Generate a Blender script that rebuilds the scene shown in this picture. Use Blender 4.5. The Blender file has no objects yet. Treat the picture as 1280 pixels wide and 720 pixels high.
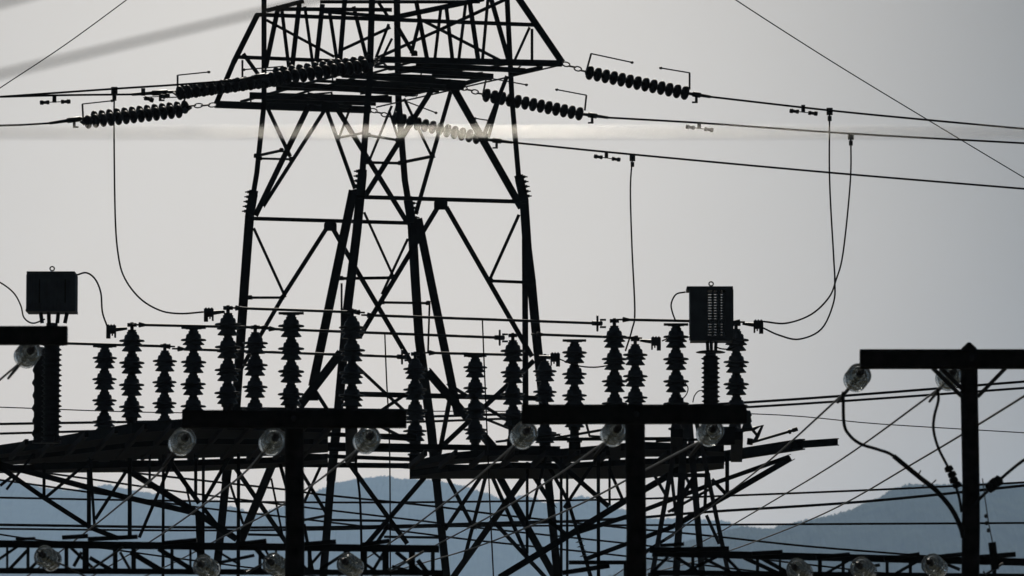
import bpy, math, random
from mathutils import Vector, Matrix, noise
random.seed(11)
S = bpy.context.scene
COL = S.collection

# ------------------------------------------------------------------ camera, sky, sun, exposure
LENS, SENSOR, CAMZ = 206.0, 36.0, 1.7
K = SENSOR / LENS / 1280.0                     # tangent per photograph pixel
PITCH = math.atan(640 * K)                     # the horizon lies 640 px under the middle of the frame
cd = bpy.data.cameras.new('camera'); cam = bpy.data.objects.new('camera', cd); COL.objects.link(cam)
cam.location = (0, 0, CAMZ); cam.rotation_euler = (math.radians(90) + PITCH, 0, 0)
cd.lens = LENS; cd.sensor_width = SENSOR; cd.sensor_fit = 'HORIZONTAL'
cd.clip_start = 0.5; cd.clip_end = 60000
cd.dof.use_dof = True; cd.dof.focus_distance = 101.0; cd.dof.aperture_fstop = 6.3
S.camera = cam

SUN_EL, SUN_AZ = math.radians(30), math.radians(-0.4)
world = bpy.data.worlds.new('World'); S.world = world; world.use_nodes = True
nt = world.node_tree; nt.nodes.clear()
def N(t, typ, **kw):
    n = t.nodes.new(typ)
    for k, v in kw.items(): setattr(n, k, v)
    return n
out = N(nt, 'ShaderNodeOutputWorld'); bg = N(nt, 'ShaderNodeBackground'); bg.inputs[1].default_value = 0.1
sky = N(nt, 'ShaderNodeTexSky', sky_type='NISHITA', sun_disc=False)
sky.sun_elevation = SUN_EL; sky.sun_rotation = SUN_AZ; sky.air_density = 1.0; sky.dust_density = 3.0
hs = N(nt, 'ShaderNodeHueSaturation'); hs.inputs['Saturation'].default_value = 0.10
nt.links.new(sky.outputs[0], hs.inputs['Color'])
# thin high overcast: a broad bright bank of veil cloud around one direction of the sky, dull elsewhere
tc = N(nt, 'ShaderNodeTexCoord')
GAZ, GEL = math.radians(-2.3), math.radians(6.3)
gdir = (math.sin(GAZ) * math.cos(GEL), math.cos(GAZ) * math.cos(GEL), math.sin(GEL))
dp = N(nt, 'ShaderNodeVectorMath', operation='DOT_PRODUCT'); dp.inputs[1].default_value = gdir
nt.links.new(tc.outputs['Generated'], dp.inputs[0])
def M(op, a=None, b=None, **kw):
    m = N(nt, 'ShaderNodeMath', operation=op)
    for i, v in enumerate((a, b)):
        if v is None: continue
        if isinstance(v, (int, float)): m.inputs[i].default_value = v
        else: nt.links.new(v, m.inputs[i])
    return m.outputs[0]
cl = M('MINIMUM', dp.outputs['Value'], 0.99999)
ang = M('ARCCOSINE', cl)
a2 = M('MULTIPLY', ang, ang)
g1 = M('EXPONENT', M('MULTIPLY', M('MULTIPLY', a2, ang), -1.0 / math.radians(7.4) ** 3))
g2 = M('EXPONENT', M('MULTIPLY', a2, -1.0 / (2 * math.radians(28.0) ** 2)))
g = M('ADD', g1, M('MULTIPLY', g2, 0.08))
nz = N(nt, 'ShaderNodeTexNoise'); nz.inputs['Scale'].default_value = 14.0; nz.inputs['Detail'].default_value = 5.0
nt.links.new(tc.outputs['Generated'], nz.inputs['Vector'])
sep = N(nt, 'ShaderNodeSeparateXYZ'); nt.links.new(tc.outputs['Generated'], sep.inputs[0])
low = M('EXPONENT', M('MULTIPLY', M('MULTIPLY', sep.outputs['Z'], sep.outputs['Z']), -1.0 / 0.058 ** 2))   # warm dust close to the horizon
warm = N(nt, 'ShaderNodeCombineXYZ')
for i, c in enumerate((1.15, 0.84, 0.50)): nt.links.new(M('ADD', M('MULTIPLY', low, c), 1.0), warm.inputs[i])
var = M('ADD', M('MULTIPLY', nz.outputs['Fac'], 0.14), 0.93)
SKY_FLOOR, SKY_GLOW = 0.006, 0.262
amt = M('MULTIPLY', M('ADD', M('MULTIPLY', g, SKY_GLOW), SKY_FLOOR), var)
mul = N(nt, 'ShaderNodeVectorMath', operation='SCALE')
tint = N(nt, 'ShaderNodeVectorMath', operation='MULTIPLY'); tint.inputs[1].default_value = (0.985, 0.917, 0.835)
nt.links.new(hs.outputs[0], tint.inputs[0]); wm = N(nt, 'ShaderNodeVectorMath', operation='MULTIPLY'); nt.links.new(tint.outputs[0], wm.inputs[0]); nt.links.new(warm.outputs[0], wm.inputs[1])
nt.links.new(wm.outputs[0], mul.inputs[0]); nt.links.new(amt, mul.inputs['Scale'])
nt.links.new(mul.outputs[0], bg.inputs[0]); nt.links.new(bg.outputs[0], out.inputs[0])

sd = bpy.data.lights.new('sun', 'SUN'); sun = bpy.data.objects.new('sun', sd); COL.objects.link(sun)
sd.energy = 3.6; sd.angle = math.radians(0.5); sd.color = (1.0, 0.93, 0.82)
sdir = Vector((math.sin(SUN_AZ) * math.cos(SUN_EL), math.cos(SUN_AZ) * math.cos(SUN_EL), math.sin(SUN_EL)))
sun.rotation_euler = (-sdir).to_track_quat('-Z', 'Y').to_euler()
sun.location = sdir * 50 + Vector((0, 60, 0))
S.view_settings.view_transform = 'Standard'; S.view_settings.look = 'None'
S.view_settings.gamma = 1.0; S.view_settings.exposure = 0.0; S.view_settings.use_curve_mapping = False
S.render.engine = 'CYCLES'
S.cycles.use_denoising = True
S.cycles.volume_bounces = 1
S.cycles.sample_clamp_indirect = 12.0; S.cycles.transmission_bounces = 16; S.cycles.max_bounces = 16

# ------------------------------------------------------------------ photograph pixel -> place
CP, SP = math.cos(PITCH), math.sin(PITCH)
def ray(px, py):
    r, u = (px - 640) * K, -(py - 360) * K
    return Vector((r, CP - u * SP, SP + u * CP))
def P(px, py, Y):
    d = ray(px, py); t = Y / d.y
    return Vector((d.x * t, Y, CAMZ + d.z * t))
def Pz(px, py, z):
    d = ray(px, py); t = (z - CAMZ) / d.z
    return Vector((d.x * t, d.y * t, z))
def mpp(p):                                     # metres per photograph pixel at a place
    return K * (p.y * CP + (p.z - CAMZ) * SP)

# ------------------------------------------------------------------ materials
def mat(name, col, rough=0.6, metal=0.0, var=0.35, scale=6.0, spec=0.5, bump=0.0):
    m = bpy.data.materials.new(name); m.use_nodes = True
    t = m.node_tree; b = t.nodes['Principled BSDF']
    b.inputs['Roughness'].default_value = rough; b.inputs['Metallic'].default_value = metal
    b.inputs['Specular IOR Level'].default_value = spec
    c = N(t, 'ShaderNodeTexCoord'); n = N(t, 'ShaderNodeTexNoise')
    n.inputs['Scale'].default_value = scale; n.inputs['Detail'].default_value = 5
    t.links.new(c.outputs['Object'], n.inputs['Vector'])
    r = N(t, 'ShaderNodeValToRGB')
    r.color_ramp.elements[0].position = 0.3; r.color_ramp.elements[1].position = 0.72
    r.color_ramp.elements[0].color = tuple(x * (1 - var) for x in col) + (1,)
    r.color_ramp.elements[1].color = tuple(min(1, x * (1 + var)) for x in col) + (1,)
    t.links.new(n.outputs['Fac'], r.inputs[0]); t.links.new(r.outputs[0], b.inputs['Base Color'])
    if bump:
        bp = N(t, 'ShaderNodeBump'); bp.inputs['Strength'].default_value = bump
        t.links.new(n.outputs['Fac'], bp.inputs['Height']); t.links.new(bp.outputs[0], b.inputs['Normal'])
    return m
STEEL = mat('weathered_steel', (0.03, 0.029, 0.03), 0.65, 0.0, 0.4, 3.0, 0.2)
GALV = mat('dull_galvanised_steel', (0.06, 0.06, 0.064), 0.55, 0.3, 0.3, 5.0, 0.35)
RUST = mat('black_painted_steel', (0.009, 0.0088, 0.009), 0.75, 0.0, 0.5, 4.0, 0.2)
PORC = mat('grey_glazed_porcelain', (0.07, 0.08, 0.092), 0.25, 0.0, 0.25, 3.0, 0.5)
BROWN = mat('brown_glazed_porcelain', (0.025, 0.022, 0.022), 0.55, 0.0, 0.2, 8.0, 0.2)
WIRE = mat('dull_cable', (0.03, 0.028, 0.028), 0.95, 0.0, 0.2, 20.0, 0.0)
BRIGHTWIRE = mat('weathered_aluminium_cable', (0.11, 0.105, 0.10), 0.5, 0.6, 0.3, 9.0, 0.4)
RUBBER = mat('black_cable_jacket', (0.03, 0.029, 0.029), 0.9, 0.0, 0.2, 30.0, 0.05)
WOOD = mat('creosoted_timber', (0.02, 0.017, 0.015), 0.9, 0.0, 0.5, 9.0, 0.2, 0.3)
BOX = mat('dark_painted_metal', (0.10, 0.115, 0.14), 0.5, 0.0, 0.2, 4.0, 0.4)
GLINT = mat('bare_aluminium_wire', (0.74, 0.715, 0.66), 0.33, 1.0, 0.04, 30.0, 0.5)
def glass_mat():
    m = bpy.data.materials.new('toughened_glass'); m.use_nodes = True
    b = m.node_tree.nodes['Principled BSDF']
    b.inputs['Base Color'].default_value = (0.95, 0.98, 0.97, 1); b.inputs['Transmission Weight'].default_value = 1.0
    b.inputs['Roughness'].default_value = 0.04; b.inputs['IOR'].default_value = 1.52
    return m
GLASS = glass_mat()

# ------------------------------------------------------------------ mesh helpers
class MB:
    def __init__(s): s.v = []; s.f = []; s.sm = []
    def add(s, vs, fs, smooth=False):
        o = len(s.v); s.v += [Vector(v) for v in vs]
        s.f += [tuple(i + o for i in f) for f in fs]; s.sm += [smooth] * len(fs)
        return s
    def box(s, c, dx, dy, dz):
        c = Vector(c)
        vs = [c + Vector((x * dx / 2, y * dy / 2, z * dz / 2)) for z in (-1, 1) for x, y in ((-1, -1), (1, -1), (1, 1), (-1, 1))]
        return s.add(vs, [(3, 2, 1, 0), (4, 5, 6, 7), (0, 1, 5, 4), (1, 2, 6, 5), (2, 3, 7, 6), (3, 0, 4, 7)])
    def prism(s, a, b, sec, ref=None):          # extrude the 2-d section from a to b; x of the section lies across the line of sight
        a, b = Vector(a), Vector(b); d = (b - a)
        if d.length < 1e-6: return s
        d.normalize(); ref = ref or Vector((0, 1, 0))
        x = d.cross(ref)
        if x.length < 1e-3: x = d.cross(Vector((1, 0, 0)))
        x.normalize(); y = x.cross(d).normalized()
        if y.y < 0: y = -y; x = -x
        n = len(sec)
        vs = [a + x * p + y * q for p, q in sec] + [b + x * p + y * q for p, q in sec]
        fs = [(i, (i + 1) % n, (i + 1) % n + n, i + n) for i in range(n)]
        return s.add(vs, fs + [tuple(range(n))[::-1], tuple(range(n, 2 * n))])
    def angle(s, a, b, w, flip=False):          # rolled steel angle
        t = max(w * 0.14, 0.006); h = w / 2; e = -1 if flip else 1
        sec = [(-h * e, 0), (h * e, 0), (h * e, t), ((-h + t) * e, t), ((-h + t) * e, w * .9), (-h * e, w * .9)]
        return s.prism(a, b, sec)
    def rect(s, a, b, w, h): return s.prism(a, b, [(-w/2, -h/2), (w/2, -h/2), (w/2, h/2), (-w/2, h/2)])
    def ibeam(s, a, b, w, d):                   # w: seen height, d: flange width
        t = w * .12; f = d / 2; q = w / 2; e = max(t, .012) * .5
        sec = [(-q, -f), (-q + t, -f), (-q + t, -e), (q - t, -e), (q - t, -f), (q, -f), (q, f), (q - t, f), (q - t, e), (-q + t, e), (-q + t, f), (-q, f)]
        return s.prism(a, b, sec)
    def tube(s, pts, r, n=8, caps=True):
        pts = [Vector(p) for p in pts]; m = len(pts); vs = []; prev = None
        rs = r if isinstance(r, (list, tuple)) else [r] * m
        for i, p in enumerate(pts):
            d = (pts[min(i + 1, m - 1)] - pts[max(i - 1, 0)]).normalized()
            if prev is None: prev = d.cross(Vector((0, 0, 1))) if abs(d.z) < .9 else d.cross(Vector((1, 0, 0)))
            x = (prev - d * prev.dot(d)).normalized(); y = d.cross(x); prev = x
            vs += [p + (x * math.cos(2 * math.pi * k / n) + y * math.sin(2 * math.pi * k / n)) * rs[i] for k in range(n)]
        fs = [(i * n + k, i * n + (k + 1) % n, (i + 1) * n + (k + 1) % n, (i + 1) * n + k) for i in range(m - 1) for k in range(n)]
        s.add(vs, fs, True)
        if caps: s.add([vs[k] for k in range(n)], [tuple(range(n))[::-1]]); s.add([vs[(m - 1) * n + k] for k in range(n)], [tuple(range(n))])
        return s
    def lathe(s, prof, n=20, closed=False, origin=(0, 0, 0), axis=None, smooth=True):   # prof: (radius, height)
        o = Vector(origin); q = Vector(axis).to_track_quat('Z', 'Y') if axis is not None else None
        m = len(prof); vs = []
        for r, z in prof:
            for k in range(n):
                a = 2 * math.pi * k / n; p = Vector((r * math.cos(a), r * math.sin(a), z))
                vs.append(o + (q @ p if q else p))
        fs = [(i * n + k, i * n + (k + 1) % n, ((i + 1) % m) * n + (k + 1) % n, ((i + 1) % m) * n + k)
              for i in range(m if closed else m - 1) for k in range(n)]
        s.add(vs, fs, smooth)
        if not closed: s.add(vs[:n], [tuple(range(n))[::-1]]); s.add(vs[-n:], [tuple(range(n))])
        return s
    def mesh(s, name, origin):
        me = bpy.data.meshes.new(name)
        me.from_pydata([v - origin for v in s.v], [], s.f); me.polygons.foreach_set('use_smooth', s.sm)
        me.update(); return me
    def build(s, name, material, parent=None, origin=None):
        if origin is None:
            lo = [min(v[i] for v in s.v) for i in range(3)]; hi = [max(v[i] for v in s.v) for i in range(3)]
            origin = Vector(((lo[0] + hi[0]) / 2, (lo[1] + hi[1]) / 2, lo[2]))
        origin = Vector(origin)
        me = s.mesh(name, origin); me.materials.append(material)
        o = bpy.data.objects.new(name, me); COL.objects.link(o)
        return place(o, origin, parent)
WORLDPOS = {}
def place(o, pos, parent=None):
    pos = Vector(pos); WORLDPOS[o.name] = pos
    if parent is not None: o.parent = parent; o.location = pos - WORLDPOS[parent.name]
    else: o.location = pos
    return o
def empty(name, pos):
    o = bpy.data.objects.new(name, None); o.empty_display_size = .2; COL.objects.link(o); return place(o, pos)
def tag(o, label=None, cat=None, group=None, kind=None):
    if label: o['label'] = label
    if cat: o['category'] = cat
    if group: o['group'] = group
    if kind: o['kind'] = kind
    return o
def inst(name, me, pos, parent=None, axis=None):
    o = bpy.data.objects.new(name, me); COL.objects.link(o)
    if axis is not None: o.rotation_euler = Vector(axis).to_track_quat('Z', 'Y').to_euler()
    return place(o, pos, parent)
def smooth_path(pts, k=6):                       # Catmull-Rom through the points
    if len(pts) < 3: return pts
    q = [pts[0] * 2 - pts[1]] + list(pts) + [pts[-1] * 2 - pts[-2]]; r = []
    for i in range(1, len(q) - 2):
        a, b, c, d = q[i - 1:i + 3]
        for j in range(k):
            t = j / k
            r.append(.5 * ((2 * b) + (c - a) * t + (2 * a - 5 * b + 4 * c - d) * t * t + (3 * b - a - 3 * c + d) * t ** 3))
    return r + [pts[-1]]
def path(px, Y0, Y1):                            # pixel list with the distance running from Y0 to Y1 along it
    L = [0]
    for a, b in zip(px, px[1:]): L.append(L[-1] + math.hypot(b[0] - a[0], b[1] - a[1]))
    return [P(x, y, Y0 + (Y1 - Y0) * l / L[-1]) for (x, y), l in zip(px, L)]
def cable(name, px, Y0, Y1, wpx, label, cat, group=None, m=None, parent=None, ext0=0, ext1=0):
    pts = path(px, Y0, Y1); r = wpx / 2 * mpp(pts[len(pts) // 2])
    pts = smooth_path(pts)
    if ext0: pts.insert(0, pts[0] + (pts[0] - pts[1]).normalized() * ext0)
    if ext1: pts.append(pts[-1] + (pts[-1] - pts[-2]).normalized() * ext1)
    o = MB().tube(pts, r).build(name, m or WIRE, parent)
    return tag(o, label, cat, group)
def to_ground(pts):                              # run the last segment of a leg on to the ground
    a, b = pts[-2], pts[-1]; t = b.z / (a.z - b.z)
    return pts + [b + (b - a) * t]

# ------------------------------------------------------------------ ground, hills, haze
gm = mat('gravel_and_grass_ground', (0.04, 0.04, 0.03), 0.95, 0, 0.4, 0.6, 0.1)
tag(MB().add([(-16000, -900, 0), (16000, -900, 0), (16000, 24000, 0), (-16000, 24000, 0)], [(0, 1, 2, 3)]).build('ground', gm), kind='structure')
hm = mat('forested_hillside', (0.035, 0.045, 0.028), 1.0, 0, 0.5, 0.02, 0.0)
def hills(name, prof, Y, back):
    xs = [p[0] for p in prof]; X0, X1 = xs[0], xs[-1]; n = int((X1 - X0) / 1.6); rows = []
    def crest(x):
        for (a, b), (c, d) in zip(prof, prof[1:]):
            if a <= x <= c:
                t = (x - a) / (c - a); t = t * t * (3 - 2 * t) * .5 + t * .5
                return b + (d - b) * t
    vs = []; fs = []; prof_rows = [(-0.62, 0), (-.38, .3), (-.2, .62), (-.08, .88), (-.03, .965), (0, 1), (.03, .97), (.12, .8), (.4, .0)]
    dense = []
    for (a, b), (c_, d) in zip(prof_rows, prof_rows[1:]):
        q = 7 if c_ <= 0 else 2
        dense += [(a + (c_ - a) * j / q, b + (d - b) * j / q) for j in range(q)]
    prof_rows = dense + [prof_rows[-1]]
    for k, (dy, h) in enumerate(prof_rows):
        for i in range(n + 1):
            x = X0 + (X1 - X0) * i / n; c = P(x, crest(x), Y)
            yy = Y + dy * back; nzv = noise.fractal(Vector((x * .021, dy * 7, Y * .01)), .8, 2.0, 4)
            tree = ((random.random() - .35) * 3.4 + noise.noise(Vector((x * .4, dy * 40, 3.1))) * 3.2) * (1 if abs(dy) < .05 else .6) * (.6 if Y < 8000 else 1)
            vs.append((c.x * (1 + dy * .05) + 40 * dy * nzv, yy + nzv * 160 * (abs(dy) * 2), max(-2, c.z * h + (tree if h > .25 else 0) + nzv * 45 * h * (1 - h) * 4)))
    m_ = n + 1
    for k in range(len(prof_rows) - 1):
        for i in range(n): fs.append((k * m_ + i, k * m_ + i + 1, (k + 1) * m_ + i + 1, (k + 1) * m_ + i))
    o = MB().add(vs, fs, False).build(name, hm); o.data.polygons.foreach_set('use_smooth', [True] * len(o.data.polygons)); tag(o, kind='structure'); return o
hills('hills', [(-900, 640), (-400, 610), (-120, 592), (0, 600), (34, 604), (60, 611), (90, 613), (120, 608), (136, 606), (160, 612), (200, 618), (235, 626), (258, 628),
      (266, 625), (286, 633), (322, 642), (345, 635), (380, 622), (400, 612), (422, 603), (452, 598), (486, 595), (500, 599), (534, 599), (572, 606),
      (607, 616), (625, 623), (650, 620), (669, 622), (680, 629), (698, 628), (724, 620), (745, 623), (775, 636), (807, 648), (840, 648), (901, 651), (950, 664), (1100, 690), (1500, 700)], 12500, 5200)
hills('mountains', [(760, 720), (860, 676), (930, 658), (961, 661), (980, 656), (1010, 650), (1040, 644), (1060, 638), (1094, 624), (1120, 610), (1137, 605), (1163, 606), (1215, 604), (1280, 604), (1450, 590), (1700, 570), (2200, 600)], 7000, 3000)

hz = bpy.data.materials.new('haze_air'); hz.use_nodes = True
ht = hz.node_tree; ht.nodes.clear()
ho = N(ht, 'ShaderNodeOutputMaterial'); hv = N(ht, 'ShaderNodeVolumePrincipled')
hv.inputs['Color'].default_value = (0.47, 0.69, 1.0, 1); hv.inputs['Density'].default_value = 5.3e-5; hv.inputs['Anisotropy'].default_value = 0.35
ht.links.new(hv.outputs[0], ho.inputs['Volume'])
hb = MB().box((0, 11000, 310), 33000, 27000, 640); hb.v = [Vector((v.x, v.y, -4 if v.z < 100 else 730)) for v in hb.v]
tag(hb.build('haze', hz), kind='stuff')

# ------------------------------------------------------------------ transmission tower
LEGPX = {'FL': ([(330, -30), (330, 0), (330, 130), (321, 216), (312, 270), (306, 350), (295, 508), (283, 596), (270, 720)], 108.8),
         'NL': ([(466, -30), (465, 0), (462, 100), (459, 134), (453, 216), (446, 290), (434, 388), (423, 512), (414, 596), (404, 720)], 105.6),
         'FR': ([(495, -30), (496, 0), (498, 125), (506, 225), (515, 280), (519, 350), (524, 425), (539, 537), (545, 596), (558, 720)], 110.4),
         'NR': ([(633, -30), (634, 0), (640, 125), (648, 218), (655, 250), (659, 310), (664, 350), (671, 425), (680, 512), (685, 596), (697, 720)], 107.2)}
def legx(leg, y):
    p = LEGPX[leg][0]
    for (a, b), (c, d) in zip(p, p[1:]):
        if b <= y <= d: return a + (c - a) * (y - b) / (d - b)
    return p[0][0] if y < p[0][1] else p[-1][0]
def face(f, x, y):                               # a point in the plane between two legs
    a, b = {'N': ('NL', 'NR'), 'F': ('FL', 'FR'), 'L': ('FL', 'NL'), 'R': ('FR', 'NR')}[f]
    xa, xb = legx(a, y), legx(b, y); t = (x - xa) / (xb - xa); t = max(-.5, min(1.5, t))
    return P(x, y, LEGPX[a][1] + (LEGPX[b][1] - LEGPX[a][1]) * t)
tower = empty('transmission_tower', (P(470, 720, 108).x, 108, 0))
tag(tower, 'tall black steel lattice transmission tower with splayed legs and a wide cross arm', 'transmission tower')
def section(px, y0, y1):
    pts = [p for p in px if y0 < p[1] < y1]
    def at(y):
        for (a, b), (c, d) in zip(px, px[1:]):
            if b <= y <= d: return (a + (c - a) * (y - b) / (d - b), y)
        return px[0] if y < px[0][1] else px[-1]
    return [at(y0)] + pts + [at(y1)]
for leg, (px, Y) in LEGPX.items():
    ysplice = {'FL': 266, 'NL': 240, 'FR': 274, 'NR': 247}[leg]
    mb = MB()
    for y0, y1, w in ((-30, ysplice - 20, 6.5 if leg in ('FL', 'NR') else 8), (ysplice - 22, 600, 11.5), (600, 720, 10)):
        pts = [P(x, y, Y) for x, y in section(px, y0, y1)]
        if y1 == 720: pts = to_ground(pts)
        for a, b in zip(pts, pts[1:]):
            e = (b - a).normalized() * .02
            mb.angle(a - e, b + e, w * mpp(a), flip=leg in ('FR', 'NR'))
    lo = mb.build('leg', STEEL, tower)
    sp = MB(); xs = legx(leg, ysplice - 12); c = P(xs, ysplice - 12, Y - .06); w = mpp(c)
    sp.rect(P(legx(leg, ysplice - 28), ysplice - 28, Y - .07), P(legx(leg, ysplice + 4), ysplice + 4, Y - .07), 11 * w, .05)
    for k in range(5):
        yy = ysplice - 26 + k * 6; sd_ = -1 if leg in ('FL', 'NL') else 1
        b0 = P(legx(leg, yy) + sd_ * 5, yy, Y - .07); sp.lathe([(.03, 0), (.03, .04), (.014, .05), (.014, .085)], 6, origin=b0, axis=(sd_, 0, 0))
    sp.build('splice_plate', STEEL, lo)
def members(lst, name, parent, m=STEEL):
    for i, (f, x1, y1, x2, y2, w) in enumerate(lst):
        a, b = face(f, x1, y1), face(f, x2, y2)
        e = (b - a).normalized() * .03
        MB().angle(a - e, b + e, w * mpp(a), flip=i % 2 == 0).build(name, m, parent)
struts = [('F', 313, 273, 519, 279, 4.8), ('N', 450, 246, 655, 252, 4.8), ('F', 313, 372, 353, 372, 3.2), ('F', 427, 348, 493, 347, 3.6), ('F', 478, 378, 535, 379, 3.2),
          ('N', 614, 351, 664, 353, 3.6), ('L', 320, 195, 352, 188, 3.6), ('F', 325, 198, 364, 199, 2.6), ('N', 458, 203, 500, 204, 3.5), ('R', 506, 202, 541, 195, 3.5),
          ('L', 423, 172, 455, 166, 3), ('N', 461, 169, 497, 175, 3), ('N', 423, 492, 678, 498, 6.5), ('F', 296, 511, 540, 514, 5),
          ('N', 415, 650, 480, 651, 3.2), ('F', 415, 659, 560, 656, 3.4), ('F', 482, 671, 550, 672, 3.2), ('R', 553, 656, 690, 652, 4)]
members(struts, 'strut', tower)
braces = [('F', 407, 287, 357, 365, 5.2), ('F', 357, 365, 296, 470, 5.2), ('F', 418, 289, 453, 350, 6), ('F', 453, 350, 528, 477, 6), ('F', 318, 287, 356, 370, 3.6),
          ('F', 456, 267, 491, 344, 3.2), ('F', 509, 300, 478, 366, 3.2), ('F', 427, 356, 427, 440, 2.6), ('F', 537, 378, 535, 440, 2.4),
          ('N', 546, 261, 450, 420, 6.2), ('N', 559, 261, 664, 444, 6.2), ('N', 648, 270, 612, 350, 4),
          ('F', 334, 134, 362, 194, 5), ('L', 385, 134, 320, 268, 7), ('F', 406, 137, 330, 256, 4.6), ('F', 408, 136, 443, 234, 5), ('F', 422, 137, 509, 278, 6.4),
          ('N', 540, 112, 457, 244, 6.6), ('R', 564, 112, 520, 266, 5.2), ('N', 567, 110, 651, 258, 9), ('N', 506, 125, 539, 194, 3.6),
          ('N', 489, 134, 462, 200, 3.2), ('N', 487, 140, 498, 174, 3), ('L', 437, 137, 425, 169, 3), ('R', 633, 97, 606, 166, 5), ('R', 622, 131, 611, 170, 4),
          ('L', 441, 240, 391, 481, 11), ('R', 523, 275, 572, 516, 10.5), ('R', 656, 300, 657, 506, 7.5),
          ('N', 425, 442, 375, 507, 11), ('N', 536, 466, 624, 568, 11), ('R', 564, 490, 547, 578, 6), ('L', 395, 490, 409, 512, 5),
          ('F', 444, 456, 506, 514, 4), ('F', 525, 481, 478, 512, 4), ('R', 560, 480, 650, 535, 4), ('R', 590, 517, 660, 545, 3.2), ('F', 470, 530, 540, 565, 4), ('N', 666, 452, 548, 562, 6),
          ('N', 434, 576, 508, 678, 6), ('N', 538, 588, 455, 684, 6), ('N', 486, 656, 470, 680, 4.5), ('R', 555, 588, 592, 660, 5), ('R', 605, 590, 557, 661, 5), ('R', 609, 588, 580, 700, 4.6),
          ('R', 660, 590, 564, 725, 8), ('R', 612, 588, 659, 696, 5), ('R', 620, 588, 694, 722, 9), ('R', 664, 590, 691, 632, 6), ('R', 621, 656, 682, 722, 5),
          ('L', 342, 576, 299, 680, 10), ('F', 291, 580, 359, 680, 6), ('L', 402, 580, 381, 626, 3.6), ('N', 378, 592, 407, 640, 4.6), ('L', 380, 650, 406, 645, 3.2)]
members(braces, 'brace', tower)
PL = [(f, x, y, 5.5, 5.5) for f, x1, y1, x2, y2, w in struts[:12] for x, y in ((x1, y1), (x2, y2))]
for f, x, y, w, h in PL + list((('F', 413, 283, 16, 12), ('N', 551, 256, 17, 13), ('N', 391, 494, 14, 14), ('F', 446, 242, 14, 10), ('N', 518, 67, 8, 7), ('N', 569, 108, 22, 9), ('F', 413, 133, 22, 9))):
    c = face(f, x, y) - Vector((0, .05, 0)); k = mpp(c)
    MB().prism(c - Vector((0, .012, 0)), c + Vector((0, .012, 0)), [(-w*k/2, -h*k/2), (w*k/2, -h*k/2), (w*k/2, h*k/4), (w*k*.3, h*k/2), (-w*k*.3, h*k/2), (-w*k/2, h*k/4)], Vector((0, 0, 1))).build('gusset_plate', STEEL, tower)
# cross arm: a horizontal frame of beams one behind the other, with a laced wall above its middle
ZC = 14.85
arm = MB()
for x1, y1, x2, y2, w in ((476, 74, 703, 79, 7.5), (520, 80, 657, 88, 6), (500, 86, 617, 95, 6), (430, 93, 582, 104, 7), (420, 102, 575, 110, 8), (350, 104, 520, 117, 7), (345, 110, 549, 113, 5),
                          (312, 119, 490, 124, 8), (330, 126, 470, 130, 4), (270, 130, 464, 137, 8.5), (698, 82, 470, 134, 2), (300, 127, 478, 78, 3), (520, 76, 335, 128, 3), (540, 93, 615, 97, 6), (510, 104, 577, 109, 7), (385, 118, 430, 128, 6), (395, 128, 440, 133, 6), (678, 84, 640, 92, 5), (606, 97, 575, 106, 6), (533, 113, 506, 119, 5)):
    a, b = Pz(x1, y1, ZC), Pz(x2, y2, ZC); arm.angle(a, b, w * mpp(a))
rows_ = [((476, 74), (700, 79)), ((450, 86), (640, 92)), ((415, 95), (598, 101)), ((378, 104), (560, 112)), ((345, 112), (520, 121)), ((312, 120), (490, 128)), ((275, 130), (464, 137))]
for (a0, a1), (b0, b1) in zip(rows_, rows_[1:]):
    n = 5
    for i in range(n):
        f = lambda p, q, t: (p[0] + (q[0] - p[0]) * t, p[1] + (q[1] - p[1]) * t)
        u, v = f(a0, a1, i / n), f(b0, b1, (i + 1) / n)
        if i % 2: u, v = f(a0, a1, (i + 1) / n), f(b0, b1, i / n)
        p_, q_ = Pz(u[0], u[1], ZC + .06), Pz(v[0], v[1], ZC + .06); arm.angle(p_, q_, 2.2 * mpp(p_))
for (a0, a1) in rows_[1:-1]:
    p_, q_ = Pz(a0[0] + 18, a0[1] - 3, ZC + .03), Pz(a1[0] - 10, a1[1] - 4, ZC + .03); arm.angle(p_, q_, 3.4 * mpp(p_))
arm = arm.build('cross_arm', STEEL, tower)
YW = 107.0
for x1, y1, x2, y2, w in ((320, 18, 673, 31, 4.6), (296, 71, 420, 76, 4.4), (420, 76, 520, 74, 4), (322, 18, 292, 78, 7), (292, 78, 270, 130, 6.5), (643, -10, 703, 78, 8), (333, 13, 380, 1, 5), (345, 11, 490, 12, 4.5), (400, 14, 490, 21, 4),
                          (490, 22, 605, -2, 6), (400, 2, 600, 2, 4), (440, -6, 640, -10, 4)):
    a, b = P(x1, y1, YW + .05), P(x2, y2, YW + .05); MB().angle(a, b, w * mpp(a)).build('chord', STEEL, arm)
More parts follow.
